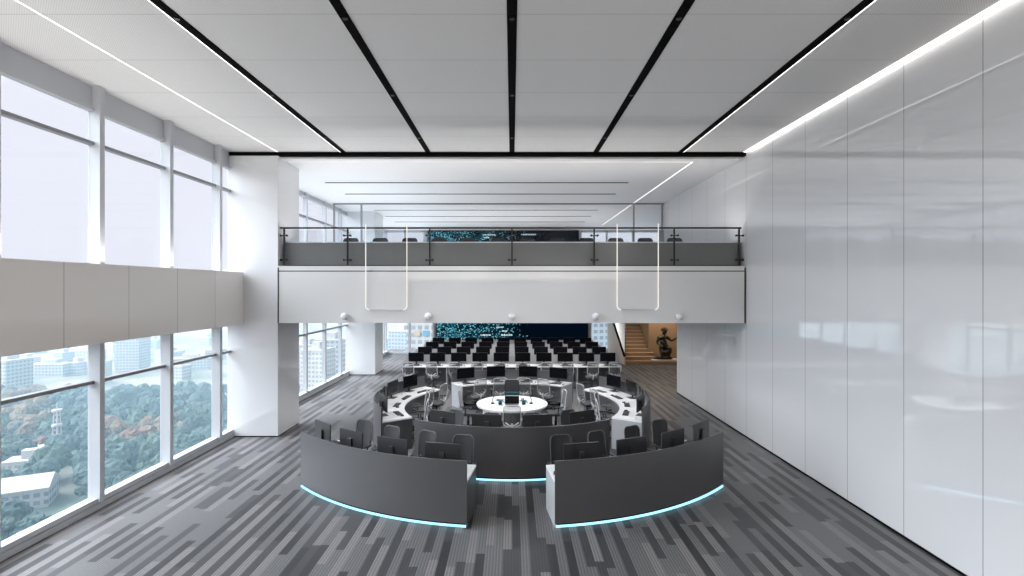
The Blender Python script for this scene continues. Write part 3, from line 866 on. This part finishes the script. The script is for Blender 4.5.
tree_cols = [(.009, .034, .033), (.013, .045, .039), (.021, .052, .032), (.11, .073, .03), (.11, .052, .026)]
def leafmat(i, c):
    m, nt, out = new_mat('foliage_%d' % i)
    tc = nt.nodes.new('ShaderNodeTexCoord'); nz = nt.nodes.new('ShaderNodeTexNoise'); nz.inputs['Scale'].default_value = 1.3; nz.inputs['Detail'].default_value = 5
    nt.links.new(tc.outputs['Object'], nz.inputs['Vector'])
    rp = nt.nodes.new('ShaderNodeValToRGB')
    rp.color_ramp.elements[0].position = .35; rp.color_ramp.elements[0].color = (*[v*.45 for v in c], 1)
    rp.color_ramp.elements[1].position = .66; rp.color_ramp.elements[1].color = (*[v*1.5 for v in c], 1)
    nt.links.new(nz.outputs[0], rp.inputs[0])
    b = nt.nodes.new('ShaderNodeBsdfPrincipled'); b.inputs['Roughness'].default_value = .85
    nt.links.new(rp.outputs[0], b.inputs['Base Color']); nt.links.new(b.outputs[0], out.inputs[0])
    return m
leafm = [leafmat(i, c) for i, c in enumerate(tree_cols)]
trunkm = pbr('bark', (.09, .065, .05), .9)
def crown_bm(seed, bm=None, at=(0, 0, 0), s=1.0, sub=3):
    own = bm is None
    bm = bm or bmesh.new()
    r = random.Random(seed)
    for k in range(5):
        if k == 0: c, rad = Vector((0, 0, 7.2)), 3.9
        else:
            a = 2*PI*k/4+r.uniform(-.4, .4); c = Vector((2.3*math.cos(a), 2.3*math.sin(a), r.uniform(5.4, 7.6))); rad = r.uniform(2.3, 2.9)
        res = bmesh.ops.create_icosphere(bm, subdivisions=sub, radius=1)
        for v in res['verts']:
            d = v.co.normalized()
            q = noise.noise(d*2.1+Vector((seed*3.1, k*5.7, 0)))*.32+noise.noise(d*5.5+Vector((seed, k, 9)))*.22
            v.co = Vector(at) + s*(c+d*rad*(1+q)*1.0)
    return bm
crowns = []
for i in range(5):
    bm = crown_bm(i+1); me = bpy.data.meshes.new('crown'); bm.to_mesh(me); bm.free()
    me.materials.append(leafm[i]); crowns.append(me)
tb = MB().cyl((0, 0, 0), (0, 0, 5.5), .35, .18, n=8).tube([(0, 0, 3), (1.0, .4, 5), (1.8, .7, 6)], .12, 6).tube([(0, 0, 3.4), (-.9, .5, 5.2), (-1.6, .9, 6)], .11, 6)
tro = tb.build('trunk', trunkm); trunk_me = tro.data; bpy.data.objects.remove(tro)
def visible(px, py): return py < 565-.50*(px-4) and py > 330
foot = []     # (x, y, r) kept clear
def clear(px, py, r): x, y = gpt(px, py); foot.append((x, y, r)); return x, y
BL1 = clear(22, 505, 15); BL2 = clear(30, 472, 12); TW = clear(57, 452, 6)
for q in ((55, 512, 9), (44, 528, 9), (62, 490, 7), (60, 470, 6), (75, 520, 7), (38, 458, 8), (8, 480, 9)): clear(*q)
pts = []
yy = 135.0
while yy < 425:
    st_ = 8.2+yy*.004
    xx = -yy*1.03
    while xx < -yy*.30:
        x = xx+random.uniform(-2.6, 2.6); y = yy+random.uniform(-2.6, 2.6)
        p_x, p_y = 512+512*x/y, 288+(CAM-GZ)*512/y
        if visible(p_x, p_y-20) and all((x-a)**2+(y-b)**2 > r*r for a, b, r in foot):
            n = noise.noise(Vector((x*.012, y*.012, 3)))
            pts.append((y, x, n))
        xx += st_
    yy += st_*.9
pts.sort()
tlab = ['dark blue-green tree in the park below the windows', 'mid green tree in the park below the windows', 'fresh green tree in the park below the windows',
        'yellowing autumn tree in the park below the windows', 'rusty orange autumn tree in the park below the windows']
trr = random.Random(3)
def pick(n, x, y):
    p_x = 512+512*x/y
    if n > .26 or (p_x < 48 and trr.random() < .35 and y > 240): return trr.choice((3, 3, 4, 2))
    return trr.choice((0, 0, 1, 1, 2))
for (y, x, n) in pts[:295]:
    i = pick(n, x, y)
    o = bpy.data.objects.new('tree', crowns[i]); col.objects.link(o)
    s = trr.uniform(.75, 1.25)
    o.location = (x, y, GZ); o.rotation_euler = (0, 0, trr.uniform(0, 6.28)); o.scale = (s, s, s*trr.uniform(.85, 1.15))
    t = bpy.data.objects.new('trunk', trunk_me); col.objects.link(t); t.parent = o
    tag(o, tlab[i], 'tree', 'trees in the park')
rest = pts[295:]
if rest:
    for gi in range(5):
        bm = bmesh.new(); cnt = 0
        for (y, x, n) in rest:
            if pick(n, x, y) % 5 != gi: continue
            crown_bm(gi*7+cnt % 5, bm, (x, y, GZ), trr.uniform(.8, 1.25), 2); cnt += 1
        if cnt:
            me = bpy.data.meshes.new('woodland'); bm.to_mesh(me); bm.free(); me.materials.append(leafm[gi])
            o = bpy.data.objects.new('woodland', me); col.objects.link(o)
            tag(o, 'distant %s tree canopy at the far side of the park' % ['dark green', 'mid green', 'fresh green', 'yellowing', 'rusty orange'][gi], 'woodland', None, 'stuff')

FM = [facade_mat('facade_%d' % i, w, g, a, b) for i, (w, g, a, b) in enumerate((
    ((.40, .40, .41), (.13, .16, .20), 3.2, 3.1), ((.46, .45, .43), (.24, .26, .29), 2.4, 2.6),
    ((.30, .33, .37), (.12, .17, .23), 2.8, 3.0), ((.40, .42, .46), (.10, .20, .29), 5.0, 3.6)))]
roofm = pbr('pale_roof', (.38, .38, .39), .8)
def building(x, y, w, d, h, fm, label, rz=0, tower=True, z=GZ):
    b = empty('building', (x, y, z), rz)
    f = MB().span((-w/2, -d/2, 0), (w/2, d/2, h)); f.build('walls', FM[fm], b)
    p = MB().span((-w/2-.3, -d/2-.3, h), (w/2+.3, d/2+.3, h+1.0)); p.build('roof', roofm, b)
    if tower: MB().span((-w*.15, -d*.2, h+1.0), (w*.2, d*.25, h+5)).build('roof_house', roofm, b)
    return tag(b, label, 'building')
def at_px(px, Y): return ((px-512)*Y/512, Y)
def hgt(py, Y): return CAM-(py-288)*Y/512-GZ
city = [
    # px, Y, w, d, top y, facade, label
    (8, 430, 22, 22, 360, 0, 'pale tower block at the edge of the park, nearest the near end of the windows'),
    (26, 560, 16, 20, 372, 1, 'narrow pale block behind the park, beside the first tower block'),
    (34, 700, 20, 18, 352, 2, 'grey-blue tower far behind the park'),
    (52, 520, 34, 18, 372, 0, 'long white slab block behind the park trees'),
    (78, 530, 16, 16, 363, 0, 'slim white tower right of the long white slab'),
    (90, 640, 26, 20, 358, 3, 'bluish glass block behind the slim white tower'),
    (112, 700, 30, 20, 368, 1, 'low cream block left of the tallest white tower'),
    (133, 560, 24, 22, 336, 0, 'tallest white tower seen through the second lower window'),
    (152, 760, 26, 20, 357, 2, 'grey-blue block just right of the tallest white tower'),
    (170, 620, 26, 18, 372, 1, 'cream block behind the trees at the third lower window'),
    (190, 560, 44, 18, 378, 0, 'wide low white block behind the trees at the third lower window'),
    (205, 800, 30, 20, 352, 3, 'bluish tower far off at the third lower window'),
    (100, 480, 12, 14, 362, 1, 'narrow cream tower between two mullions, left of the tallest white tower'),
    (64, 610, 14, 14, 356, 2, 'slim grey-blue tower behind the long white slab'),
    (180, 500, 14, 12, 366, 0, 'small white tower at the park edge by the third lower window'),
    (216, 640, 18, 18, 362, 0, 'pale tower beside the first column'),
    (307, 420, 20, 18, 345, 0, 'white tower seen past the first column'),
    (318, 300, 14, 14, 350, 1, 'cream tower with rows of windows between the two columns'),
    (332, 330, 16, 14, 340, 0, 'taller white tower between the two columns'),
    (342, 520, 22, 18, 352, 2, 'grey-blue tower just before the second column'),
    (392, 700, 30, 24, 338, 3, 'bluish tower beyond the far window beside the second column'),
    (402, 420, 16, 16, 331, 2, 'grey-blue block beyond the far window'),
    (593, 260, 10, 12, 312, 0, 'white tower beyond the far window next to the display'),
    (602, 330, 11, 12, 316, 3, 'blue glass tower beyond the far window by the staircase'),
    (622, 420, 18, 14, 330, 2, 'grey-blue block beyond the window above the stair parapet'),
]
for (p_x, Y, w, d, ty, fm, lb) in city:
    x, y = at_px(p_x, Y); building(x, y, w, d, max(12, hgt(ty, Y)), fm, lb, random.uniform(-.3, .3))
# white building with coloured billboards beyond the far window
x, y = at_px(424, 190); bb_ = building(x, y, 11, 10, hgt(318, 190), 1, 'white building with a beige and blue billboard beyond the far window', 0, True)
for (dx, c, nmn) in ((-2.7, (.45, .36, .26), 'beige_hoarding'), (.4, (.10, .28, .40), 'blue_hoarding')):
    o = MB().span((dx, -5.3, hgt(334.5, 190)), (dx+2.2, -5.05, hgt(329.5, 190))).build('billboard', pbr(nmn, c, .6), bb_)
    o['label'] = nmn.split('_')[0]+' billboard'
# low park buildings
x, y = BL1; b1 = building(x, y, 20, 15, 7, 0, 'low white-roofed building among the trees at the nearest lower window', .5, False)
MB().prism_x([(-7.8, 8), (7.8, 8), (0, 12)], -10.4, 10.4).build('gable', roofm, b1)
x, y = BL2; building(x, y, 17, 10, 6, 1, 'long grey low building in the park beside the white mast', .35, True)
x, y = clear(36, 458, 1); building(x, y, 14, 9, 5, 0, 'small pale pavilion in the park behind the long grey building', .3, False)
# mast
x, y = TW; tw = empty('mast_tower', (x, y, GZ))
ms = MB()
for q in ((-1, -1), (1, -1), (1, 1), (-1, 1)):
    ms.tube([(q[0]*1.6, q[1]*1.6, 0), (q[0]*.9, q[1]*.9, 22)], .28, 6)
for k in range(8):
    h0, h1 = 2.7*k, 2.7*(k+1); a, b = 1.6-.7*h0/22, 1.6-.7*h1/22
    ms.tube([(-a, -a, h0), (b, -b, h1)], .14, 5).tube([(a, -a, h0), (-b, -b, h1)], .14, 5).tube([(a, -a, h0), (b, b, h1)], .14, 5).tube([(a, a, h0), (b, -b, h1)], .14, 5)
ms.build('lattice', roofm, tw)
for z in (4, 14, 22): MB().cyl((0, 0, z), (0, 0, z+1.1), 2.3, n=16).build('platform', roofm, tw)
MB().cyl((0, 0, 23), (0, 0, 27), .5, .2, n=8).build('antenna', roofm, tw)
tag(tw, 'white lattice mast standing among the park trees', 'mast')

# haze lying over the park and city, below the level of the room
hz, nt, out = new_mat('haze')
vs = nt.nodes.new('ShaderNodeVolumeScatter'); vs.inputs['Color'].default_value = (.55, .85, 1, 1)
vs.inputs['Density'].default_value = .0008; vs.inputs['Anisotropy'].default_value = 0
nt.links.new(vs.outputs[0], out.inputs['Volume'])
o = MB().span((-2500, 60, GZ+.5), (850, 3100, -2)).build('haze', hz)
tag(o, 'pale blue haze lying over the park and city', 'haze', None, 'stuff')

# ------------------------------------------------------------------ light
SKY_LOBE = 84
w = bpy.data.worlds.new('sky'); sc.world = w; w.use_nodes = True
nt = w.node_tree
bg = nt.nodes['Background']
# overcast sky: even pale lavender towards the horizon, brighter overhead and where the
# veiled sun stands (high, behind the camera on the window side)
tc = nt.nodes.new('ShaderNodeTexCoord')
nrm = nt.nodes.new('ShaderNodeVectorMath'); nrm.operation = 'NORMALIZE'; nt.links.new(tc.outputs['Generated'], nrm.inputs[0])
dt = nt.nodes.new('ShaderNodeVectorMath'); dt.operation = 'DOT_PRODUCT'; nt.links.new(nrm.outputs[0], dt.inputs[0])
dt.inputs[1].default_value = Vector((-.76, -.05, .62)).normalized()
lobe = mathn(nt, 'MULTIPLY', mathn(nt, 'POWER', mathn(nt, 'MAXIMUM', mathn(nt, 'SUBTRACT', dt.outputs['Value'], .66), 0), 1.3), SKY_LOBE)
mx = nt.nodes.new('ShaderNodeMix'); mx.data_type = 'RGBA'; mx.blend_type = 'ADD'; mx.inputs[0].default_value = 1; mx.clamp_result = False
mx.inputs[6].default_value = (.87, .89, .99, 1)
sc_ = nt.nodes.new('ShaderNodeVectorMath'); sc_.operation = 'SCALE'; sc_.inputs[0].default_value = (.86, .93, 1.0)
nt.links.new(lobe, sc_.inputs['Scale']); nt.links.new(sc_.outputs[0], mx.inputs[7])
nt.links.new(mx.outputs[2], bg.inputs[0]); bg.inputs[1].default_value = 1.0
def area(name, loc, size, size_y, power, colr, rot=(0, 0, 0)):
    l = bpy.data.lights.new(name, 'AREA'); l.shape = 'RECTANGLE'; l.size = size; l.size_y = size_y; l.energy = power; l.color = colr
    o = bpy.data.objects.new(name, l); col.objects.link(o); o.location = loc; o.rotation_euler = rot
    return o
# added uplights, kept out of sight, to brighten the ceilings; not real fittings
area('ceiling_fill', (-7.24, 4.0, 4.46), .07, 18, 120, (1, .95, .90), (PI, 0, 0))
area('ceiling_fill', (0, -4.6, 4.5), 13, .12, 1650, (1, .90, .80), (PI, 0, 0))
area('ceiling_fill', (0, 14.3, 5.28), 12, .10, 80, (1, .97, .94), (PI, 0, 0))
area('ceiling_fill', (0, 25.5, 4.62), 9, 5, 130, (1, .97, .94), (PI, 0, 0))
area('cove_lamp', (XR-.05, 5, ZC-.03), .05, 17, 16, (1, .96, .92))
area('under_mezz_fill', (0, 15.2, Z0-.03), 7, .06, 90, (.95, .97, 1))  # added lamps under the mezzanine to brighten the desks, no fittings known there
area('under_mezz_fill', (0, 17.2, Z0-.03), 7, .06, 90, (.95, .97, 1))
area('under_mezz_fill', (0, 19.5, Z0-.03), 8, .06, 130, (1, .97, .94))
area('under_mezz_fill', (0, 22.5, Z0-.03), 8, .06, 130, (1, .97, .94))
area('under_mezz_fill', (0, 25.5, Z0-.03), 8, .06, 130, (1, .97, .94))
for x in (-2.25, 0, 2.25):       # the spotlights of the three inner channels, aimed at the ring of desks
    for y in (9.64, 12.38):
        l = bpy.data.lights.new('channel_spot', 'SPOT'); l.energy = 190; l.spot_size = R(75); l.spot_blend = .8; l.shadow_soft_size = .12; l.color = (.95, .97, 1)
        o = bpy.data.objects.new('channel_spot', l); col.objects.link(o); o.location = (x, y, ZC-.06); o.rotation_euler = (R(14 if y > 12 else 24), 0, 0)
area('alcove_lamp', (7.9, 26.9, Z0-.03), 2.6, .5, 48, (1, .84, .64))

# ------------------------------------------------------------------ camera
cd = bpy.data.cameras.new('camera'); cd.sensor_width = 36; cd.lens = 18.0; cd.clip_end = 6000; cd.clip_start = .05
co = bpy.data.objects.new('camera', cd); col.objects.link(co)
co.location = (0, 0, CAM); co.rotation_euler = (PI/2, 0, 0)
sc.camera = co

sc.view_settings.view_transform = 'Standard'
sc.view_settings.look = 'None'
sc.view_settings.gamma = 1
sc.view_settings.use_curve_mapping = False
sc.view_settings.exposure = 0.0
sc.cycles.use_denoising = True
sc.cycles.max_bounces = 10
sc.cycles.diffuse_bounces = 6
sc.cycles.glossy_bounces = 5
sc.cycles.transparent_max_bounces = 24
sc.cycles.sample_clamp_indirect = 8
